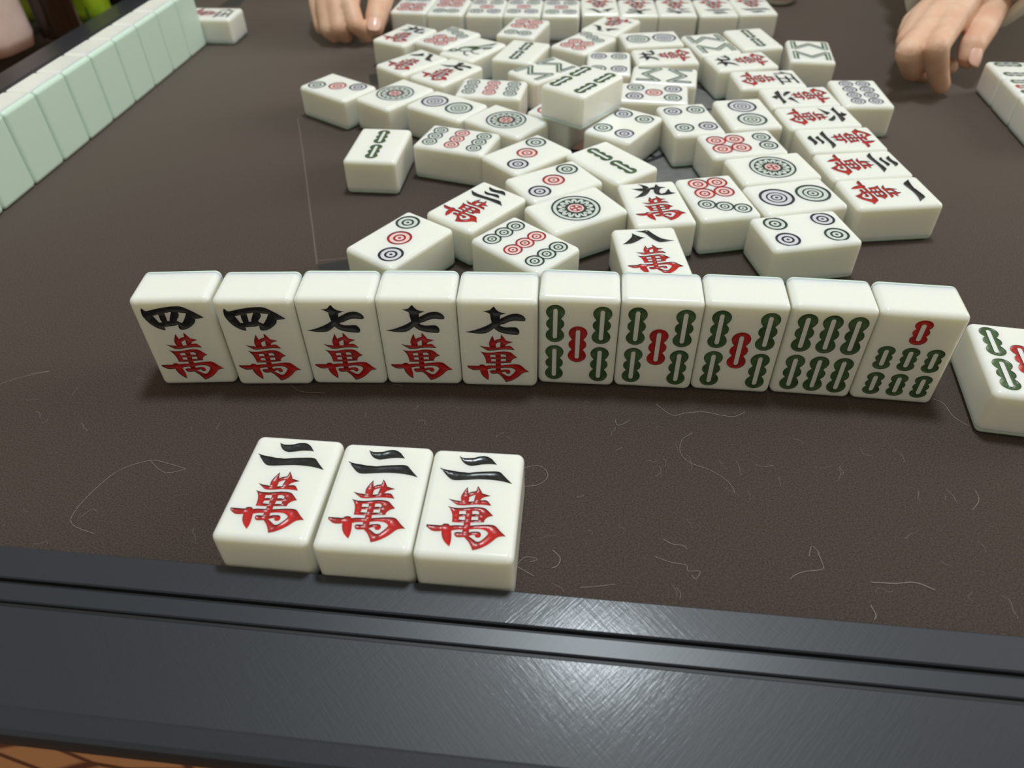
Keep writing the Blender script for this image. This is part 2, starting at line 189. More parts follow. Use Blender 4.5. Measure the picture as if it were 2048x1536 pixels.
M['mint'] = mat('tile_mint_melamine', lin(212, 234, 220), .3, .4, sss=.4, sssr=(.7, 1, .8), scale=.002)
M['red'] = tint(mat('paint_red', lin(190, 26, 26), .3), lin(196, 24, 24), lin(160, 34, 32), 180, 2)
M['black'] = tint(mat('paint_black', lin(26, 29, 33), .25), lin(22, 25, 29), lin(44, 46, 48), 180, 2)
M['green'] = tint(mat('paint_green', lin(54, 86, 48), .32), lin(52, 82, 46), lin(72, 100, 64), 160, 2)
M['dkgreen'] = mat('paint_dark_green', lin(40, 60, 52), .3)
M['blue'] = mat('paint_dark_blue', lin(36, 40, 54), .3)
M['pgreen'] = mat('paint_pale_green', lin(206, 214, 208), .3)
M['pblue'] = mat('paint_pale_blue', lin(208, 209, 216), .3)
M['pred'] = mat('paint_pale_red', lin(236, 200, 198), .3)
M['skin'] = tint(mat('skin', lin(214, 168, 138), .5, .35, sss=.25, sssr=(1, .35, .2), scale=.003), lin(218, 172, 145), lin(228, 190, 164), 60, 3, bump=.25, bscale=900)
M['nail'] = mat('fingernail', lin(232, 188, 168), .25)
# brown felt cloth
cl = tint(mat('brown_felt', lin(64, 54, 48), .95, .12, sheen=.85), lin(40, 33, 30), lin(92, 80, 74), 1700, 8, .25, .75, bump=.25, bscale=2600, dist=.0003)
bsdf(cl).inputs['Sheen Roughness'].default_value = .35
bsdf(cl).inputs['Sheen Tint'].default_value = (.85, .8, .74, 1)
M['cloth'] = cl
# dark slate plastic with crossed scratches
def scratched(name, col, rough, cross, coat, crough):
    mt = mat(name, col, rough, .5, coat=coat); bsdf(mt).inputs['Coat Roughness'].default_value = crough
    tc = N(mt, 'ShaderNodeTexCoord'); prev = None
    for ang, sc_ in ((.72, 1500), (-.80, 1300), (.66, 500)):
        m1 = N(mt, 'ShaderNodeMapping'); m1.inputs['Rotation'].default_value = (0, 0, ang); LK(mt, tc.outputs['Object'], m1.inputs['Vector'])
        m2 = N(mt, 'ShaderNodeMapping'); m2.inputs['Scale'].default_value = (1, .015, 1); LK(mt, m1.outputs['Vector'], m2.inputs['Vector'])
        nz = N(mt, 'ShaderNodeTexNoise', Scale=sc_, Detail=3, Roughness=.7); LK(mt, m2.outputs['Vector'], nz.inputs['Vector'])
        if prev is None: prev = nz.outputs['Fac']
        else:
            ad = N(mt, 'ShaderNodeMath', operation='ADD'); LK(mt, prev, ad.inputs[0]); LK(mt, nz.outputs['Fac'], ad.inputs[1]); prev = ad.outputs[0]
    bp = N(mt, 'ShaderNodeBump', Strength=cross, Distance=.0002); LK(mt, prev, bp.inputs['Height'])
    LK(mt, bp.outputs['Normal'], bsdf(mt).inputs['Normal']); LK(mt, bp.outputs['Normal'], bsdf(mt).inputs['Coat Normal'])
    return mt
M['board'] = scratched('slate_scratched_plastic', lin(32, 37, 48), .47, .14, .24, .13)
M['band'] = scratched('slate_smooth_plastic', lin(34, 40, 51), .42, .05, .15, .3)
M['groove'] = mat('dark_groove', lin(20, 20, 22), .5)
M['dark'] = mat('dark_plastic', lin(32, 34, 36), .5)
M['console'] = tint(mat('grey_console_plastic', lin(112, 111, 110), .5), lin(106, 105, 104), lin(118, 117, 116), 200, 3)
M['glow'] = mat('red_lit_display', lin(138, 116, 106), .4, emit=(1, .5, .4), es=.07)
M['lint'] = mat('pale_lint', lin(186, 181, 174), .8)
M['seam'] = mat('seam_fluff', lin(100, 89, 80), .9)
# tan side panel of the table
ap = mat('tan_patterned_panel', lin(176, 112, 76), .5)
tc = N(ap, 'ShaderNodeTexCoord'); wv = N(ap, 'ShaderNodeTexVoronoi', Scale=26.0); wv.feature = 'DISTANCE_TO_EDGE'
LK(ap, tc.outputs['Object'], wv.inputs['Vector'])
rp = N(ap, 'ShaderNodeValToRGB'); e = rp.color_ramp.elements
e[0].position = .02; e[0].color = (*lin(110, 62, 44), 1); e[1].position = .06; e[1].color = (*lin(222, 160, 118), 1)
LK(ap, wv.outputs['Distance'], rp.inputs['Fac']); LK(ap, rp.outputs['Color'], bsdf(ap).inputs['Base Color'])
M['panel'] = ap
M['sleeve_w'] = tint(mat('cream_sleeve_fabric', lin(240, 236, 226), .9, .2, sheen=.3), lin(236, 231, 220), lin(244, 240, 232), 40, 4, bump=.4, bscale=500)
M['sleeve_d'] = tint(mat('dark_sleeve_fabric', lin(34, 32, 34), .9, .2), lin(28, 27, 29), lin(42, 40, 42), 60, 4, bump=.4, bscale=500)
# ------------------------------------------------------------------ helpers
def mesh_obj(name, verts, faces, mats, parent=None, midx=None, smooth=False, normals=None):
    me = bpy.data.meshes.new(name); me.from_pydata([tuple(v) for v in verts], [], faces)
    for mt in (mats if isinstance(mats, (list, tuple)) else [mats]): me.materials.append(mt)
    if midx: me.polygons.foreach_set('material_index', midx)
    if smooth or normals: me.polygons.foreach_set('use_smooth', [True] * len(me.polygons))
    me.update()
    if normals: me.normals_split_custom_set_from_vertices(normals)
    return link(name, me, parent)
def link(name, me, parent=None):
    o = bpy.data.objects.new(name, me); C.objects.link(o)
    if parent: o.parent = parent
    return o
def empty(name, loc, rz=0):
    o = bpy.data.objects.new(name, None); C.objects.link(o); o.location = loc; o.rotation_euler = (0, 0, rz)
    o.empty_display_size = .02
    return o
def tag(o, label=None, cat=None, group=None, kind=None):
    if label: o['label'] = label
    if cat: o['category'] = cat
    if group: o['group'] = group
    if kind: o['kind'] = kind
    return o
def bm_obj(name, bm, mt, parent=None, smooth=False):
    me = bpy.data.meshes.new(name); bm.to_mesh(me); bm.free(); me.materials.append(mt)
    if smooth: me.polygons.foreach_set('use_smooth', [True] * len(me.polygons))
    return link(name, me, parent)
def box(bm, x0, x1, y0, y1, z0, z1, bev=0, seg=2):
    r = bmesh.ops.create_cube(bm, size=1)
    for v in r['verts']:
        v.co = Vector(((x0 + x1) / 2 + v.co.x * (x1 - x0), (y0 + y1) / 2 + v.co.y * (y1 - y0), (z0 + z1) / 2 + v.co.z * (z1 - z0)))
    if bev:
        ed = {e for v in r['verts'] for e in v.link_edges}
        bmesh.ops.bevel(bm, geom=list(ed), offset=bev, segments=seg, affect='EDGES')
def tube(pts, rad, n=6, cap=True):
    V, F = [], []
    for i, p in enumerate(pts):
        a = pts[max(i - 1, 0)]; b = pts[min(i + 1, len(pts) - 1)]
        t = (b - a).normalized(); s = t.orthogonal().normalized(); q = t.cross(s)
        r = rad[i] if isinstance(rad, (list, tuple)) else rad
        for k in range(n):
            an = 2 * PI * k / n; V.append(p + (s * math.cos(an) + q * math.sin(an)) * r)
    for i in range(len(pts) - 1):
        for k in range(n):
            F.append((i * n + k, i * n + (k + 1) % n, (i + 1) * n + (k + 1) % n, (i + 1) * n + k))
    if cap:
        F.append(tuple(range(n))[::-1]); F.append(tuple(range((len(pts) - 1) * n, len(pts) * n)))
    return V, F

# ------------------------------------------------------------------ floor and table
TR = -0.1275
TC = Vector((48, 478, 0)); HALF = 366.4
bm = bmesh.new(); box(bm, -2.5, 2.5, -2, 3.2, -.78, -.76)
fl = bm_obj('floor', bm, tint(mat('warm_brown_floor', lin(120, 84, 60), .5), lin(110, 76, 54), lin(132, 94, 68), 12, 5)); tag(fl, kind='structure')
table = empty('mahjong_table', (TC.x * MM, TC.y * MM, -.76), TR)
tag(table, 'square table with brown felt top, slate plastic rim and tan side panels', 'table')
ZT = .76
def tl(p):      # world mm -> table local metres
    d = Vector((p.x - TC.x, p.y - TC.y, 0)); c, s = math.cos(-TR), math.sin(-TR)
    return Vector((c * d.x - s * d.y, s * d.x + c * d.y, p.z)) * MM + Vector((0, 0, ZT))
hf = HALF * MM
bm = bmesh.new(); box(bm, -hf, hf, -hf, hf, ZT - .012, ZT); bm_obj('felt_top', bm, M['cloth'], table)
def sweep(name, prof, side, mt, parent):
    # prof: closed list of (d, z) mm outward from the inner edge; mitred corners
    V = []
    for sg in (-1, 1):
        for d, z in prof:
            V.append(Vector((sg * (HALF + d) * MM, -(HALF + d) * MM, ZT + z * MM)))
    n = len(prof); F = [(i, (i + 1) % n, n + (i + 1) % n, n + i) for i in range(n)] + [tuple(range(n))[::-1], tuple(range(n, 2 * n))]
    o = mesh_obj(name, V, F, mt, parent)
    o.rotation_euler = (0, 0, side * PI / 2)
    bm = bmesh.new(); bm.from_mesh(o.data); bmesh.ops.recalc_face_normals(bm, faces=bm.faces); bm.to_mesh(o.data); bm.free()
    return o
for side in range(4):
    rb = sweep('rim_board', [(0, -10), (0, 3.2), (18.0, 3.2), (18.05, 4.0), (18.5, 4.5), (43.6, 1.25), (44.2, 1.05), (48.6, -.1), (49.8, -1.0), (50.4, -3.0), (50.4, -6), (47, -8.0), (40, -10)], side, M['board'], table)
    o = sweep('rim_strip', [(0, 3.25), (0, 5.5), (.5, 6.0), (9.6, 5.25), (10.0, 4.8), (10.05, 3.25)], side, M['board'], rb); o.rotation_euler = (0, 0, 0)
    o = sweep('rim_band', [(11.3, 3.25), (11.35, 4.6), (11.8, 5.05), (16.4, 4.55), (16.75, 4.1), (16.8, 3.25)], side, M['band'], rb); o.rotation_euler = (0, 0, 0)
    o = sweep('rim_groove', [(10.05, 3.22), (10.05, 3.5), (11.3, 3.5), (11.3, 3.22)], side, M['groove'], rb); o.rotation_euler = (0, 0, 0)
    o = sweep('rim_groove', [(16.8, 3.22), (16.8, 3.45), (18.03, 3.45), (18.03, 3.22)], side, M['groove'], rb); o.rotation_euler = (0, 0, 0)
    pn = sweep('side_panel', [(30, -10), (44, -8.6), (43, -110), (30, -110)], side, M['panel'], table)
    o = sweep('trim_strip', [(45.0, -8.4), (46.6, -8.4), (46.6, -10.2), (45.0, -10.2)], side, mat('brass_trim', lin(120, 104, 84), .4, metal=.6), pn); o.rotation_euler = (0, 0, 0)
bm = bmesh.new(); box(bm, -.10, .10, -.10, .10, .03, ZT - .012, .01); bm_obj('pedestal', bm, M['dark'], table)
bm = bmesh.new(); box(bm, -.30, .30, -.30, .30, 0, .03, .008); bm_obj('foot_plate', bm, M['dark'], table)
# centre console: dark base, two rings of grey keys, lit display
CC = tl(Vector((46, 440, 0)))
def ring_plate(r0, r1, a0, a1, z0, z1, n=8):
    V = []; F = []
    for z in (z0, z1):
        for r in (r0, r1):
            for k in range(n + 1):
                a = a0 + (a1 - a0) * k / n; V.append(CC + Vector((r * math.cos(a), r * math.sin(a), 0)) * MM + Vector((0, 0, z * MM)))
    m_ = n + 1
    for k in range(n):
        F += [(k, k + 1, m_ + k + 1, m_ + k)[::-1], (2 * m_ + k, 2 * m_ + k + 1, 3 * m_ + k + 1, 3 * m_ + k), (k, k + 1, 2 * m_ + k + 1, 2 * m_ + k), (m_ + k, m_ + k + 1, 3 * m_ + k + 1, 3 * m_ + k)[::-1]]
    F += [(0, m_, 3 * m_, 2 * m_), (n, m_ + n, 3 * m_ + n, 2 * m_ + n)[::-1]]
    return V, F
V, F = ring_plate(.5, 98, 0, 2 * PI, -3, .03, 48)
con = mesh_obj('centre_console', V, F, M['dark'], table)
V, F = ring_plate(.5, 36, 0, 2 * PI, -2, .06, 40); mesh_obj('lit_display', V, F, M['glow'], con)
for r0, r1, off in ((39, 60, 0), (63, 96, .33)):
    for k in range(8):
        g = 1.3 / ((r0 + r1) / 2)
        V, F = ring_plate(r0, r1, off + k * PI / 4 + g, off + (k + 1) * PI / 4 - g, -2, .08)
        mesh_obj('console_key', V, F, M['console'], con)
# seam lines and tile-lift slots in the felt
def strip(name, pts, w, mt, z0=-1, z1=.05):
    P = [tl(Vector((p.x, p.y, 0))) for p in pts]; V = []; F = []
    for i, p in enumerate(P):
        a = P[max(i - 1, 0)]; b = P[min(i + 1, len(P) - 1)]; t = (b - a).normalized(); s = Vector((-t.y, t.x, 0)) * w * MM / 2
        for q in (p - s, p + s):
            V.append(q + Vector((0, 0, z0 * MM))); V.append(q + Vector((0, 0, z1 * MM)))
    for i in range(len(P) - 1):
        a = 4 * i; b = a + 4
        F += [(a + 1, b + 1, b + 3, a + 3)[::-1], (a, b, b + 1, a + 1)[::-1], (a + 2, a + 3, b + 3, b + 2)[::-1]]
    return mesh_obj(name, V, F, mt, table)
strip('felt_seam', [at(595, 236, 0), at(603, 285, 0), at(611, 345, 0), at(619, 410, 0), at(627, 470, 0), at(634, 528, 0)], .8, M['seam'])
strip('felt_seam', [at(591, 237, 0), at(618, 232, 0), at(650, 228, 0)], .8, M['seam'])
strip('felt_seam', [at(634, 522, 0), at(690, 516, 0), at(740, 510, 0)], .6, M['seam'])
def slot(px):
    P = [tl(Vector((*at(u, v, 0).xy, 0))) for u, v in px]; n = len(P)
    V = [p + Vector((0, 0, -.001)) for p in P] + [p + Vector((0, 0, .00006)) for p in P]
    F = [tuple(range(n, 2 * n))] + [(i, (i + 1) % n, n + (i + 1) % n, n + i) for i in range(n)]
    o = mesh_obj('lift_slot', V, F, M['dark'], table)
    bm = bmesh.new(); bm.from_mesh(o.data); bmesh.ops.recalc_face_normals(bm, faces=bm.faces); bm.to_mesh(o.data); bm.free()
slot([(636, 530), (700, 519), (720, 545), (640, 552)])
slot([(737, 150), (760, 145), (762, 172), (742, 168)])
slot([(436, 14), (474, -12), (500, -12), (478, 13)])

# ------------------------------------------------------------------ mahjong tiles
RR = 2.4; TB = 2.5            # edge radius, thickness of the mint back layer (mm)
SEG = 5
def rrect(hx, hy, r, n=SEG):  # rounded rectangle, with outward normals
    P = []
    for cx, cy, a0 in ((1, 1, 0), (-1, 1, PI / 2), (-1, -1, PI), (1, -1, 1.5 * PI)):
        for k in range(n + 1):
            a = a0 + PI / 2 * k / n; c, s = math.cos(a), math.sin(a)
            P.append((cx * (hx - r) + r * c, cy * (hy - r) + r * s, c, s))
    return P
NR = 4 * (SEG + 1)
def shell(levels, close_top, close_bot):
    """levels: list of (inset, z, nz) from top to bottom -> verts, faces, normals"""
    V, F, Nn = [], [], []
    for ins, z, nz in levels:
        h = math.sqrt(max(0, 1 - nz * nz))
        for x, y, c, s in rrect(W / 2 - ins, H / 2 - ins, max(RR - ins, 1e-4)):
            V.append(Vector((x, y, z)) * MM); Nn.append((c * h, s * h, nz))
    for l in range(len(levels) - 1):
        for k in range(NR):
            a = l * NR + k; b = l * NR + (k + 1) % NR
            F.append((a, a + NR, b + NR, b))
    if close_top: F.append(tuple(range(NR)))
    if close_bot: F.append(tuple(range((len(levels) - 1) * NR, len(levels) * NR))[::-1])
    return V, F, Nn
ARC = [k * PI / 2 / SEG for k in range(SEG + 1)]
top_levels = [(RR * (1 - math.cos(a)), D - RR * (1 - math.sin(a)), math.sin(a)) for a in reversed(ARC)]
bot_levels = [(RR * (1 - math.cos(a)), RR * (1 - math.sin(a)), -math.sin(a)) for a in ARC]
V, F, Nn = shell([(0, TB, 0)] + bot_levels, False, True)
BACK = bpy.data.meshes.new('tile_back'); BACK.from_pydata([tuple(v) for v in V], [], F); BACK.materials.append(M['mint'])
BACK.polygons.foreach_set('use_smooth', [True] * len(F)); BACK.normals_split_custom_set_from_vertices(Nn)

def circ(cx, cy, r, n=28): return [(cx + r * math.cos(2 * PI * k / n), cy + r * math.sin(2 * PI * k / n)) for k in range(n)]
def inside(p, poly):
    x, y = p; c = False; j = len(poly) - 1
    for i in range(len(poly)):
        xi, yi = poly[i]; xj, yj = poly[j]
        if (yi > y) != (yj > y) and x < (xj - xi) * (y - yi) / (yj - yi) + xi: c = not c
        j = i
    return c
# a mark = (part name, [region]); a region = (material, depth mm, outers, holes); first region that holds a point wins
def dot(cx, cy, r, dk, pl, rings=2):
    n = 32 if r > 4.6 else 26
    if rings == 2: rad = [(.13, dk), (.34, pl), (.52, dk), (.80, pl), (1, dk)]
    else: rad = [(.10, dk), (.24, pl), (.34, dk), (.50, pl), (.60, dk), (.84, pl), (1, dk)]
    return ('dot', [(m_, .3 if m_ == dk else .08, [circ(cx, cy, r * f, n)], []) for f, m_ in rad])
def flower(r):
    reg = []
    for k in range(4):
        a = PI / 4 + k * PI / 2; c, s = math.cos(a), math.sin(a)
        P = []
        for q, w_ in ((.03, 0), (.10, .045), (.16, .075), (.205, .06), (.225, 0)): P.append((q, w_))
        pts = [(q, w_) for q, w_ in P] + [(q, -w_) for q, w_ in reversed(P[1:-1])]
        reg.append(('pred', .08, [[((q * c - w_ * s) * r, (q * s + w_ * c) * r) for q, w_ in pts]], []))
    reg.append(('red', .3, [circ(0, 0, r * .25, 24)], []))
    reg.append(('pred', .08, [circ(0, 0, r * .33, 24)], []))
    reg.append(('dkgreen', .3, [circ(0, 0, r * .40, 32)], []))
    for k in range(14):
        a = 2 * PI * k / 14; c, s = math.cos(a), math.sin(a)
        pts = [(.42, .085), (.56, .118), (.67, .105), (.76, 0), (.67, -.105), (.56, -.118), (.42, -.085), (.46, -.04), (.58, -.035), (.58, .035), (.46, .04)]
        reg.append(('pgreen', .08, [[((q * c - w_ * s) * r, (q * s + w_ * c) * r) for q, w_ in pts]], []))
    reg.append(('dkgreen', .3, [circ(0, 0, r * .79, 40)], []))
    reg.append(('pgreen', .08, [circ(0, 0, r * .92, 40)], []))
    reg.append(('dkgreen', .3, [circ(0, 0, r, 40)], []))
    return ('flower_dot', reg)
def stick(cx, cy, L=8.2, w=3.3, col='green'):
    e = min(w * .95, L * .42); lobes = [(-(L - e), e, w), (0, L * .36, w * .97), (L - e, e, w)]
    side = []
    n = 22
    for k in range(n + 1):
        y = -L * math.cos(PI * k / n)
        hw = max([ww * math.sqrt(max(0, 1 - ((y - c) / h) ** 2)) for c, h, ww in lobes])
        side.append((max(hw, .05), y))
    out = [(cx + x, cy + y) for x, y in side] + [(cx - x, cy + y) for x, y in reversed(side)]
    sl, sw = L - 1.7, .78
    hole = [(cx + sw, cy - sl + .6), (cx + sw, cy + sl - .6), (cx + .4, cy + sl), (cx - .4, cy + sl), (cx - sw, cy + sl - .6), (cx - sw, cy - sl + .6), (cx - .4, cy - sl), (cx + .4, cy - sl)]
    return ('bamboo_stick', [(col, .22, [out], [hole])])
def stroke(pts, w):
    out = []
    for s in (1, -1):
        row = []
        for i, p in enumerate(pts):
            a = Vector(pts[max(i - 1, 0)]); b = Vector(pts[min(i + 1, len(pts) - 1)]); q = Vector(p)
            if 0 < i < len(pts) - 1:
                t1 = (q - a).normalized(); t2 = (b - q).normalized(); n1 = Vector((-t1.y, t1.x)); n2 = Vector((-t2.y, t2.x))
                mi = (n1 + n2).normalized(); k = min(1 / max(mi.dot(n1), .35), 2.2); off = mi * k
            else:
                t = (b - a).normalized(); off = Vector((-t.y, t.x))
                e = -t if i == 0 else t; q = q + e * w * .5
            row.append(tuple(q + off * w * s))
        out += row if s == 1 else row[::-1]
    return out
def zigzag(sgn):
    P = [(-10.0, 15.6), (-10.0, 3.2), (0, 12.2), (10.0, 3.2), (10.0, 15.6)]
    P = [(x, y * sgn) for x, y in P]
    return ('bamboo_zigzag', [('pgreen', .08, [stroke([P[i], P[i + 1]], 0.5) for i in range(4)], []), ('green', .22, [stroke([P[i], P[i + 1]], 1.85) for i in range(4)], [])])
def bird():
    body = [(-6, -9), (-7.5, -5), (-6.5, -1), (-3, 2), (1, 5), (5, 12), (8, 17), (8.5, 12), (6.5, 6), (5.5, 2), (4, -3), (1, -8), (-2.5, -10)]
    inner = [(-4.8, -8), (-5.8, -5), (-4.5, -2), (0, -1.5), (2, -4), (-.5, -7.5), (-2.8, -8.6)]
    feather = [(1.5, 3), (5.2, 9.5), (7.4, 14.5), (6.6, 9), (4.4, 3.2)]
    head = circ(-8.0, -10.5, 3.1, 18); eye = circ(-8.2, -10.2, 1.4, 12)
    beak = [(-10.2, -12.4), (-12, -15.8), (-8.2, -13.2)]
    leg = stroke([(3, -6), (7, -8), (10.5, -7)], .6); leg2 = stroke([(0, -9), (3, -13), (6.5, -13.5)], .6)
    tail = [(6, 3), (10.5, 9), (11.2, 5), (8, 1)]
    return ('bird', [('pgreen', .08, [inner, feather, eye], []), ('green', .35, [body, head, beak, tail, leg, leg2], [])])
def fy(p): return (p[0], p[1] * .955 - .3)
def pairs(t): return [fy((t[i], t[i + 1])) for i in range(0, len(t), 2)]
WU = [stroke(p, .75) for p in ([(-5.2, 16), (-7, 13), (-9.6, 10.2)], [(-7.2, 12.4), (-7.2, 5.6)], [(-3.6, 15.3), (8.6, 15.8)], [(2.2, 15.4), (.4, 6.2)], [(-2.6, 11.2), (6.6, 11.4), (5.6, 6.2)], [(-4.6, 6.0), (10, 6.2)])]
def number(k):
    if k == '5': out, hol = WU, []
    elif k == '1': out, hol = [[(x * .95, y + 2.6) for x, y in pairs(GL['2'][0][1])]], []
    else: out, hol = [pairs(p) for p in GL[k][0]], [pairs(p) for p in GL[k][1]]
    return [('number_character', [('black', .35, out, hol)]), ('wan_character', [('red', .35, [pairs(p) for p in GL['wan'][0]], [pairs(p) for p in GL['wan'][1]])])]
g2 = ('dkgreen', 'pgreen'); b2 = ('blue', 'pblue'); r2 = ('red', 'pred')
def marks(kind):
    n, s = kind[0], kind[1:]
    if s == 'w': return number(n)
    if s == 'd':
        if n == '1': return [flower(11.3)]
        if n == '2': return [dot(0, 9, 8.1, *g2, rings=3), dot(0, -9, 8.1, *b2, rings=3)]
        if n == '3': return [dot(-6.2, 11.6, 5.5, *g2), dot(0, 0, 5.5, *r2), dot(6.2, -11.6, 5.5, *b2)]
        if n in '45':
            q = [dot(-6.6, 11, 5.3, *b2), dot(6.6, 11, 5.3, *g2), dot(-6.6, -11, 5.3, *g2), dot(6.6, -11, 5.3, *b2)]
            return q + ([dot(0, 0, 5.2, *r2)] if n == '5' else [])
        if n == '6': return [dot(x, 12.3, 4.9, *g2) for x in (-5, 5)] + [dot(x, y, 5.2, *r2) for x in (-5, 5) for y in (-2.3, -12.3)]
        if n == '7': return [dot(x, y, 4.2, *g2) for x, y in ((-7.3, 13), (0, 9.8), (7.3, 6.6))] + [dot(x, y, 4.9, *r2) for x in (-4.7, 4.7) for y in (-3.3, -12.6)]
        if n == '8': return [dot(x, y, 4.2, *b2) for x in (-4.9, 4.9) for y in (13, 4.4, -4.2, -12.8)]
        if n == '9': return [dot(x, y, 4.15, *c) for y, c in ((12.6, g2), (0, r2), (-12.6, g2)) for x in (-7.3, 0, 7.3)]
    if s == 'b':
        if n == '1': return [bird()]
        if n == '2': return [stick(0, 8.8), stick(0, -8.8)]
        if n in '45': return [stick(x, y) for x in (-8.1, 8.1) for y in (8.9, -8.9)] + ([stick(0, 0, col='red')] if n == '5' else [])
        if n == '6': return [stick(x, y) for x in (-8.2, 0, 8.2) for y in (8.9, -8.9)]
        if n == '7': return [stick(0.3, 12.1, 5.2, 2.9, 'red')] + [stick(x, y, 5.2, 2.9) for x in (-8, 0, 8) for y in (.4, -11.4)]
        if n == '8': return [zigzag(1), zigzag(-1)]
        if n == '9': return [stick(x, y, 5.2, 2.9, 'red' if x == 0 else 'green') for x in (-8, 0, 8) for y in (12, .2, -11.6)]
    return []
def build_kind(kind):
    """meshes for one face: ivory body with the marks cut into it, and one mesh per mark"""
    mk = marks(kind)
    fx, fyy = W / 2 - RR, H / 2 - RR
    P = [(fx, fyy), (-fx, fyy), (-fx, -fyy), (fx, -fyy)]; E_ = [(0, 1), (1, 2), (2, 3), (3, 0)]
    reg = []
    for mi, (nm, rs) in enumerate(mk):
        for mt, dep, outs, hols in rs:
            reg.append((mi, mt, dep, outs, hols))
            for poly in list(outs) + list(hols):
                poly[:] = [(max(-fx + .12, min(fx - .12, q[0])), max(-fyy + .12, min(fyy - .12, q[1]))) for q in poly]
                b0 = len(P); P += poly; n = len(poly); E_ += [(b0 + i, b0 + (i + 1) % n) for i in range(n)]
    vs, es, fs, *_ = delaunay_2d_cdt([Vector(p) for p in P], E_, [], 0, 1e-4)
    bbs = [[(min(p[0] for p in po), max(p[0] for p in po), min(p[1] for p in po), max(p[1] for p in po)) for po in r[3]] for r in reg]
    def cls(c):
        for ri, (mi, mt, dep, outs, hols) in enumerate(reg):
            for po, bb in zip(outs, bbs[ri]):
                if bb[0] <= c[0] <= bb[1] and bb[2] <= c[1] <= bb[3] and inside(c, po):
                    if not any(inside(c, h) for h in hols): return ri
        return -1
    tri = []; own = {}
    for f in fs:
        a, b, c = (vs[i] for i in f)
        if (b - a).x * (c - a).y - (b - a).y * (c - a).x < 0: f = (f[0], f[2], f[1])
        cen = ((a.x + b.x + c.x) / 3, (a.y + b.y + c.y) / 3); r = cls(cen); tri.append((f, r))
        for i in range(3): own[(f[i], f[(i + 1) % 3])] = r
    # body
    V, F, Nn = shell(top_levels + [(0, TB, 0)], False, True)
    V = list(V); off = len(V); used = {}
    for f, r in tri:
        if r < 0:
            ff = []
            for i in f:
                if i not in used: used[i] = len(V); V.append(Vector((vs[i].x, vs[i].y, D)) * MM); Nn.append((0, 0, 1))
                ff.append(used[i])
            F.append(tuple(ff))
    body = bpy.data.meshes.new('tile_body'); body.from_pydata([tuple(v) for v in V], [], F); body.materials.append(M['white'])
    body.polygons.foreach_set('use_smooth', [True] * len(F)); body.normals_split_custom_set_from_vertices(Nn)
    out = [('tile_body', body), ('tile_back', BACK)]
    dep = lambda r: 0 if r < 0 else reg[r][2]
    for mi, (nm, rs) in enumerate(mk):
        mats = []; V = []; F = []; MI = []; Nn = []; fl_ = {}
        acc = {}
        for (a, b), r in own.items():
            o = own.get((b, a), -1)
            if r >= 0 and reg[r][0] == mi and dep(o) < dep(r):
                e = vs[b] - vs[a]; nn = Vector((-e.y, e.x)).normalized()
                for i in (a, b): acc[(i, r)] = acc.get((i, r), Vector((0, 0))) + nn
        for f, r in tri:
            if r < 0 or reg[r][0] != mi: continue
            mt = reg[r][1]
            if mt not in mats: mats.append(mt)
            ff = []
            for i in f:
                if (i, r) not in fl_:
                    fl_[(i, r)] = len(V); V.append(Vector((vs[i].x, vs[i].y, D - dep(r))) * MM)
                    h = acc.get((i, r), Vector((0, 0)))
                    if h.length > 0: h = h.normalized() * .5
                    Nn.append(tuple(Vector((h.x, h.y, 1)).normalized()))
                ff.append(fl_[(i, r)])
            F.append(tuple(ff)); MI.append(mats.index(mt))
        for (a, b), r in own.items():
            o = own.get((b, a), -1)
            if r >= 0 and reg[r][0] == mi and dep(o) < dep(r):
                e = vs[b] - vs[a]; nn = Vector((-e.y, e.x)).normalized(); b0 = len(V)
                for i, z in ((a, D - dep(r)), (b, D - dep(r)), (b, D - dep(o)), (a, D - dep(o))):
                    V.append(Vector((vs[i].x, vs[i].y, z)) * MM); Nn.append((nn.x, nn.y, 0.0))
                F.append((b0, b0 + 1, b0 + 2, b0 + 3)); MI.append(mats.index(reg[r][1]))
        me = bpy.data.meshes.new(nm); me.from_pydata([tuple(v) for v in V], [], F)
        for q in mats: me.materials.append(M[q])
        me.polygons.foreach_set('material_index', MI)
        me.polygons.foreach_set('use_smooth', [True] * len(F)); me.normals_split_custom_set_from_vertices(Nn)
        out.append((nm, me))
    return out
KIND = {}
PART_LABEL = {'tile_back': 'mint green back layer'}
for kind, mode, x, y, th, z, lab, grp in TILES:
    if kind not in KIND: KIND[kind] = build_kind(kind)
    if mode == 'l':
        t = empty('mahjong_tile', (x * MM, y * MM, z * MM), th); Lm = Matrix.Identity(4)
    else:
        cx = x - math.sin(th) * D / 2; cy = y + math.cos(th) * D / 2
        t = empty('mahjong_tile', (cx * MM, cy * MM, z * MM), th)
        Lm = Matrix.Translation((0, D / 2 * MM, H / 2 * MM)) @ Matrix.Rotation(PI / 2, 4, 'X')
    tag(t, lab, 'tile', grp or None)
    for nm, me in KIND[kind]:
        o = bpy.data.objects.new(nm, me); C.objects.link(o); o.parent = t; o.matrix_local = Lm
        if nm in PART_LABEL: o['label'] = PART_LABEL[nm]

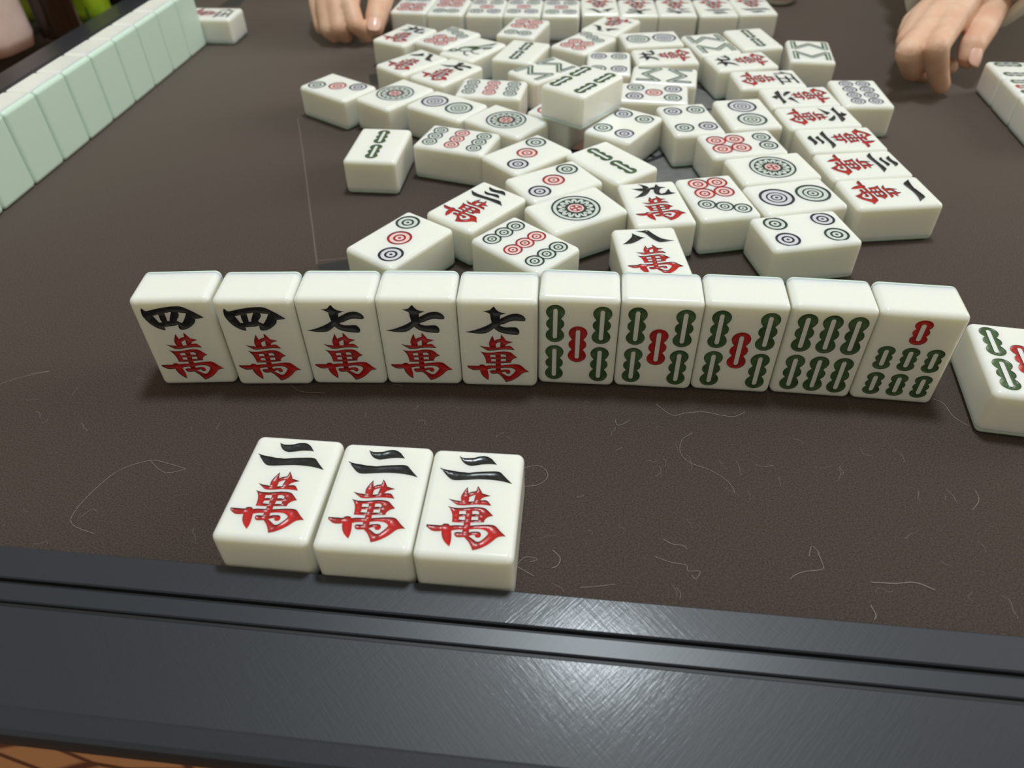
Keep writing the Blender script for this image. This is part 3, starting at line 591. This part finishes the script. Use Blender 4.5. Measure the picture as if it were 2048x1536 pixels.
# ------------------------------------------------------------------ hands of the other players
def cone_cap(bm, a, b, ra, rb, n=14):
    for p, r in ((a, ra), (b, rb)):
        s = bmesh.ops.create_icosphere(bm, subdivisions=2, radius=r)
        for v in s['verts']: v.co += p
    d = b - a
    if d.length > 1e-6:
        s = bmesh.ops.create_cone(bm, cap_ends=True, segments=n, radius1=ra, radius2=rb, depth=d.length)
        q = d.to_track_quat('Z', 'Y'); mid = (a + b) / 2
        for v in s['verts']: v.co = q @ v.co + mid
def remeshed(bm, voxel, smooth):
    me = bpy.data.meshes.new('tmp'); bm.to_mesh(me); bm.free(); o = bpy.data.objects.new('tmp', me); C.objects.link(o)
    r = o.modifiers.new('r', 'REMESH'); r.mode = 'VOXEL'; r.voxel_size = voxel
    s = o.modifiers.new('s', 'SMOOTH'); s.iterations = smooth; s.factor = .5
    dg = bpy.context.evaluated_depsgraph_get(); out = bpy.data.meshes.new_from_object(o.evaluated_get(dg), depsgraph=dg)
    bpy.data.objects.remove(o); bpy.data.meshes.remove(me)
    return out
def hand(keys, wrist, elbow, label, nails, sleeve):
    bm = bmesh.new()
    K = {k: [aty(*q, zmin=6.2) if i else aty(*q) for i, q in enumerate(v)] for k, v in keys.items()}
    rad = {'index': (8.8, 7.2, 6.5, 5.5), 'middle': (9.0, 7.5, 6.8, 5.8), 'ring': (9.3, 7.8, 6.8, 5.6), 'pinky': (8.6, 6.8, 5.6), 'thumb': (11, 9.4, 8.3, 6.9)}
    for k, P in K.items():
        R = rad[k]
        for i in range(len(P) - 1): cone_cap(bm, P[i], P[i + 1], R[i], R[i + 1])
    w0 = Vector(wrist)
    for k in ('index', 'middle', 'ring', 'pinky'):
        cone_cap(bm, w0 + (K[k][0] - w0) * .05, w0 + (K[k][0] - w0) * .93, 15, rad[k][0] + .4)
        cone_cap(bm, w0 + (K[k][0] - w0) * .5 + Vector((0, 0, -5)), w0 + (K[k][0] - w0) * .9 + Vector((0, 0, -4)), 13, 8)
    cone_cap(bm, w0, K['thumb'][0], 15, 12); cone_cap(bm, K['thumb'][0], K['index'][0] * .4 + w0 * .6, 11, 11)
    a, b, c, d = (K[k][0] for k in ('index', 'middle', 'ring', 'pinky'))
    for p, q in ((a, b), (b, c), (c, d)): cone_cap(bm, w0 + (p - w0) * .9, w0 + (q - w0) * .9, 9.2, 9.0)
    e0 = Vector(elbow)
    cone_cap(bm, w0, w0 + (e0 - w0) * .35, 18, 24); cone_cap(bm, w0 + (e0 - w0) * .35, e0, 24, 32)
    for v in bm.verts: v.co *= MM
    me = remeshed(bm, .0010, 6); me.name = 'person'
    base = Vector((K['index'][-1].x, K['index'][-1].y, 0)) * MM
    for v in me.vertices: v.co -= base
    me.materials.clear(); me.materials.append(M['skin']); me.polygons.foreach_set('use_smooth', [True] * len(me.polygons))
    o = link('person', me); o.location = base; tag(o, label, 'person')
    for k, up in nails:
        P = K[k]; tip = P[-1]; dr = (P[-1] - P[-2]).normalized(); upv = Vector(up); upv = (upv - dr * upv.dot(dr)).normalized(); sd = dr.cross(upv)
        r = rad[k][-1]; V = []; F = []; nu, nv = 9, 11
        for j in range(nv):
            for i in range(nu):
                an = (i / (nu - 1) - .5) * 1.7; t = (j / (nv - 1) - .35) * r * 1.7
                sh = math.sqrt(max(.02, 1 - (abs(j / (nv - 1) - .5) * 2) ** 3.2))
                rr = (r + .15) * (1 - max(0, t / r) ** 2 * .16)
                V.append((tip + dr * t + upv * rr * math.cos(an * sh) + sd * rr * math.sin(an * sh)) * MM - base)
        for j in range(nv - 1):
            for i in range(nu - 1): F.append((j * nu + i, j * nu + i + 1, (j + 1) * nu + i + 1, (j + 1) * nu + i))
        no = mesh_obj('fingernail', V, F, M['nail'], o, smooth=True)
        so = no.modifiers.new('t', 'SOLIDIFY'); so.thickness = .0006; so.offset = 0
    # sleeve: open tube round the forearm with a rolled hem and soft folds
    st, r0, r1, mt, sl = sleeve
    ax = (e0 - w0).normalized(); s0 = w0 + ax * st; s = ax.cross(Vector((0, 0, 1))).normalized() * 1.35; q = s.cross(ax).normalized()
    rnd = random.Random(5); V = []; F = []; n = 40; L = (e0 - s0).length
    rows = [(0.06, -3), (0.0, -1), (-.015, 1), (0.0, 3), (.04, 3.4)] + [(.04 + .96 * k / 14, 3.2) for k in range(1, 15)]
    for t, ex in rows:
        rb_ = r0 + (r1 - r0) * max(t, 0)
        for k in range(n):
            an = 2 * PI * k / n
            fold = math.sin(t * 26 + 2 * math.sin(an * 2 + .6)) * 2.2 * min(1, max(t, 0) * 8) + math.sin(an * 3 + 1) * 1.8 + math.sin(an * 7 + t * 9) * .8
            V.append((s0 + ax * (t * L) + (s * math.cos(an) + q * math.sin(an)) * (rb_ + ex + fold)) * MM - base)
    for i in range(len(rows) - 1):
        for k in range(n): F.append((i * n + k, i * n + (k + 1) % n, (i + 1) * n + (k + 1) % n, (i + 1) * n + k))
    so = mesh_obj('sleeve', V, F, mt, o, smooth=True); so['label'] = sl
    md = so.modifiers.new('t', 'SOLIDIFY'); md.thickness = .0018
    return o
hand({'index': [(1903, 42, 500), (1873, 95, 462), (1875, 140, 468), (1882, 172, 474)],
      'middle': [(1868, 40, 505), (1816, 104, 466), (1826, 140, 478), (1850, 148, 492)],
      'ring': [(1845, 40, 514), (1817, 84, 486), (1850, 132, 494), (1898, 134, 506)],
      'pinky': [(1830, 46, 524), (1817, 66, 505), (1836, 105, 512)],
      'thumb': [(1986, 6, 540), (1966, 55, 515), (1944, 92, 494), (1938, 116, 489)]},
     aty(1938, -28, 552), aty(1938, -28, 552) + Vector((95, 150, 45)), 'pointing hand in a loose cream sleeve, one fingertip resting on the brown felt',
     [('thumb', (.45, -.2, 1))], (-10, 25, 66, M['sleeve_w'], 'loose cream sleeve'))
hand({'index': [(708, -48, 638), (699, 10, 600), (712, 50, 588), (735, 72, 592)],
      'middle': [(684, -46, 638), (670, 0, 604), (678, 56, 590), (692, 72, 598)],
      'ring': [(662, -44, 641), (650, 0, 607), (657, 58, 593), (669, 72, 600)],
      'pinky': [(643, -32, 645), (635, 6, 617), (643, 54, 603)],
      'thumb': [(776, -55, 655), (762, -2, 618), (752, 38, 598), (750, 55, 592)]},
     aty(725, -150, 700), aty(760, -260, 880), 'curled hand in a dark sleeve resting on the felt beside a nine-character tile',
     [('thumb', (.1, -.3, 1))], (2, 30, 42, M['sleeve_d'], 'dark sleeve'))
# ------------------------------------------------------------------ things on the bench beside the table
BZ = -30.0
bench = empty('bench', (-.62, .86, -.76), TR); tag(bench, 'low dark bench standing along the mint-backed side of the table', 'bench')
bm = bmesh.new(); box(bm, -.19, .19, -.42, .42, .71, .73, .006); bm_obj('bench_top', bm, mat('dark_bench', lin(62, 62, 60), .5), bench)
for sx in (-1, 1):
    for sy in (-1, 1):
        bm = bmesh.new(); box(bm, sx * .16 - .018, sx * .16 + .018, sy * .38 - .018, sy * .38 + .018, 0, .712, .003); bm_obj('leg', bm, M['dark'], bench)
def lathe(name, prof, mt, parent, n=32, closed=True):
    V = []; F = []
    for r, z in prof:
        for k in range(n): a = 2 * PI * k / n; V.append(Vector((r * math.cos(a), r * math.sin(a), z)) * MM)
    for i in range(len(prof) - 1):
        for k in range(n): F.append((i * n + k, i * n + (k + 1) % n, (i + 1) * n + (k + 1) % n, (i + 1) * n + k))
    if closed: F.append(tuple(range(n))[::-1])
    return mesh_obj(name, V, F, mt, parent, smooth=True)
def pouch(name, w, d, h, mt, parent, seed, taper=.75, crease=2.0):
    rnd = random.Random(seed); V = []; F = []; n = 36; rows = 18
    ph = [rnd.uniform(0, 6.28) for _ in range(6)]
    for j in range(rows + 1):
        t = j / rows; k_ = 1 - (1 - taper) * t; dd = d * (1 - t ** 3 * .85) * (1 - .12 * (1 - min(1, t * 18)) ** 2)
        ww = w * k_ * (1 - .05 * (1 - min(1, t * 18)) ** 2)
        for i in range(n):
            a = 2 * PI * i / n; c, s = math.cos(a), math.sin(a)
            x = math.copysign(abs(c) ** .35, c) * ww / 2; y = math.copysign(abs(s) ** .45, s) * dd / 2
            x += crease * math.sin(a * 3 + ph[0] + t * 5) * (1 - t) ; y += crease * math.sin(a * 2 + ph[1] + t * 9) * t
            V.append(Vector((x, y, t * h)) * MM)
    for j in range(rows):
        for i in range(n): F.append((j * n + i, j * n + (i + 1) % n, (j + 1) * n + (i + 1) % n, (j + 1) * n + i))
    F.append(tuple(range(n))[::-1]); F.append(tuple(range(rows * n, (rows + 1) * n)))
    return mesh_obj(name, V, F, mt, parent, smooth=True)
def on_bench(u, v, dx=0, dy=0): p = at(u, v, BZ); return ((p.x + dx) * MM, (p.y + dy) * MM, BZ * MM)
def on_y(u, v, y, dx=0, dy=0): p = aty(u, v, y); return ((p.x + dx) * MM, (p.y + dy) * MM, BZ * MM)
pk = empty('storage_pouch', on_y(80, 108, 700, -58, 4), TR - .15); tag(pk, 'pale pink plastic pouch standing on the bench', 'pouch')
pm = tint(mat('pale_pink_plastic', lin(226, 200, 190), .3, .5, sss=.1), lin(222, 196, 186), lin(234, 210, 202), 22, 3, bump=.3, bscale=60, dist=.002)
pouch('pouch_body', 104, 62, 190, pm, pk, 3, .9, 1.5)
bm = bmesh.new(); box(bm, -.047, .047, -.0035, .0035, .186, .204, .0015); bm_obj('pouch_seal', bm, pm, pk)
bt = empty('bottle', on_y(137, 92, 730), 0); tag(bt, 'slim dark brown bottle with a tan strap standing on the bench', 'bottle')
bmat = mat('dark_brown_glass', lin(40, 26, 20), .18, .6)
lathe('bottle_body', [(15, 0), (17.5, 2), (18, 6), (18, 150), (16, 165), (9, 178), (8, 190), (8, 196)], bmat, bt)
lathe('bottle_cap', [(9.5, 192), (9.5, 212), (8.5, 214), (.2, 214.2)], M['dark'], bt)
V, F = tube([Vector((19.5 + .6 * math.sin(k * .5), -4, 190 - k * 9)) * MM for k in range(13)], [.004 + .0012 * (k / 12) for k in range(13)], 10)
mesh_obj('strap', V, F, mat('tan_leather', lin(150, 100, 76), .6), bt, smooth=True)
gb = empty('snack_bag', on_y(150, 75, 790), TR - .05); tag(gb, 'lime green snack bag behind the dark bottle', 'bag')
gm = tint(mat('lime_foil', lin(170, 196, 40), .3, .6), lin(168, 196, 38), lin(120, 160, 30), 26, 2, .5, .75, bump=.5, bscale=70, dist=.002)
pouch('bag_body', 92, 40, 84, gm, gb, 11, .95, 2.5)
bm = bmesh.new(); box(bm, -.043, .043, -.002, .002, .082, .094, .001); bm_obj('bag_seal', bm, mat('silver_foil', lin(205, 210, 200), .3, metal=.4), gb)
bm = bmesh.new(); box(bm, -.040, .040, -.0185, -.0165, .001, .016, .001); bm_obj('bag_band', bm, mat('dark_green_foil', lin(52, 120, 50), .35), gb)
nb = empty('navy_bag', on_y(245, 20, 850, 10, 0), TR); tag(nb, 'dark navy bag standing behind the mint-backed wall', 'bag')
pouch('bag_body', 70, 60, 120, tint(mat('navy_fabric', lin(24, 32, 44), .8), lin(20, 27, 38), lin(30, 39, 52), 60, 3), nb, 21, .8, 2)
bm = bmesh.new(); box(bm, -.018, .018, -.004, .004, .112, .132, .003); bm_obj('bag_handle', bm, M['dark'], nb)
bg = empty('cushion', on_y(175, 8, 935, -40, 20), TR); tag(bg, 'large pale pink cushion standing behind the lime snack bag', 'cushion')
pouch('cushion_body', 230, 70, 200, tint(mat('pale_pink_fabric', lin(206, 182, 164), .8), lin(200, 176, 158), lin(212, 188, 172), 30, 3), bg, 33, .9, 3)
V, F = tube([Vector((x, 0, 194 + 4 * math.cos(x * .02))) * MM for x in range(-95, 96, 10)], .003, 8); mesh_obj('piping', V, F, pm, bg, smooth=True)
# ------------------------------------------------------------------ small cup behind the far row
p = at(1560, 12, 0.1); cup = empty('small_cup', (p.x * MM, (p.y + 10) * MM, .0001)); tag(cup, 'small white and pink cup standing behind the end of the far row', 'cup')
lathe('cup_body', [(6, 0), (11, .4), (13.5, 3), (14.4, 9), (14.6, 32), (13.8, 32.6), (13.4, 31), (13.2, 8), (9, 3), (.2, 2.6)], mat('white_glaze', lin(246, 244, 240), .25), cup)
lathe('pink_band', [(13.9, 5), (14.5, 5.5), (14.85, 20), (14.6, 20.5)], mat('pink_glaze', lin(240, 190, 180), .3), cup, closed=False)
# ------------------------------------------------------------------ lint on the felt
rnd = random.Random(4)
LV, LF = [], []
def hair(pts, r):
    # Catmull-Rom through the points
    P = [pts[0]] + pts + [pts[-1]]; Q = []
    for i in range(1, len(P) - 2):
        for k in range(5):
            t = k / 5; a, b, c, d = P[i - 1], P[i], P[i + 1], P[i + 2]
            Q.append(.5 * ((2 * b) + (c - a) * t + (2 * a - 5 * b + 4 * c - d) * t * t + (3 * b - a - 3 * c + d) * t ** 3))
    Q.append(pts[-1])
    V, F = tube([q * MM for q in Q], r * MM, 4); o = len(LV)
    LV.extend(V); LF.extend(tuple(i + o for i in f) for f in F)
for tr, r in (([(1742, 1164), (1790, 1167), (1830, 1165), (1870, 1180)], .09), ([(1635, 1105), (1643, 1122), (1645, 1138), (1610, 1143), (1590, 1150), (1580, 1158)], .06),
              ([(1386, 865), (1364, 880), (1361, 905), (1380, 925), (1420, 940), (1455, 962), (1470, 985)], .05), ([(1312, 808), (1330, 822), (1348, 831), (1372, 826), (1410, 824), (1440, 830), (1468, 833), (1490, 824)], .06),
              ([(372, 938), (340, 928), (300, 921), (240, 940), (190, 978), (148, 1025), (146, 1050), (190, 1068)], .05), ([(300, 921), (330, 945), (372, 938)], .05),
              ([(1048, 935), (1080, 932), (1096, 950), (1080, 968), (1050, 973)], .06), ([(1231, 840), (1234, 850), (1246, 848), (1260, 840)], .06),
              ([(1866, 797), (1888, 808), (1904, 830), (1920, 842), (1938, 852)], .07), ([(1105, 1100), (1120, 1115), (1116, 1130), (1104, 1136)], .07), ([(1032, 1132), (1050, 1114), (1075, 1118), (1060, 1124)], .05), ([(1034, 1133), (1068, 1152)], .06),
              ([(1326, 1078), (1345, 1088), (1366, 1091), (1374, 1098)], .06), ([(1308, 1112), (1340, 1124), (1372, 1130), (1376, 1142), (1400, 1142), (1392, 1158), (1384, 1150)], .05), ([(1741, 1210), (1752, 1230), (1748, 1240)], .08),
              ([(1640, 1108), (1624, 1092), (1618, 1112)], .05), ([(572, 760), (600, 782), (650, 786)], .05), ([(0, 768), (40, 755), (100, 742), (60, 748)], .05), ([(1950, 980), (1958, 1000), (1945, 1020)], .05), ([(1160, 1175), (1200, 1172), (1230, 1168)], .05)):
    hair([at(u, v, .25) for u, v in tr], r * .75)
for k in range(90):
    u = rnd.uniform(0, 2048); v = rnd.uniform(850, 1230) if k % 3 else rnd.uniform(700, 1000); p = at(u, v, .15)
    d = Vector((p.x - TC.x, p.y - TC.y, 0)); c, s = math.cos(-TR), math.sin(-TR); ly = s * d.x + c * d.y
    if ly < -HALF + 2 or abs(c * d.x - s * d.y) > HALF: continue
    a = rnd.uniform(0, 6.28); pts = [p]
    for q in range(rnd.randint(2, 5)):
        a += rnd.uniform(-1.1, 1.1); pts.append(pts[-1] + Vector((math.cos(a), math.sin(a), 0)) * rnd.uniform(.5, 2.2))
    hair(pts, rnd.uniform(.014, .028))
li = mesh_obj('lint', LV, LF, M['lint']); tag(li, 'fine pale lint and hairs scattered over the brown felt', 'lint', kind='stuff')
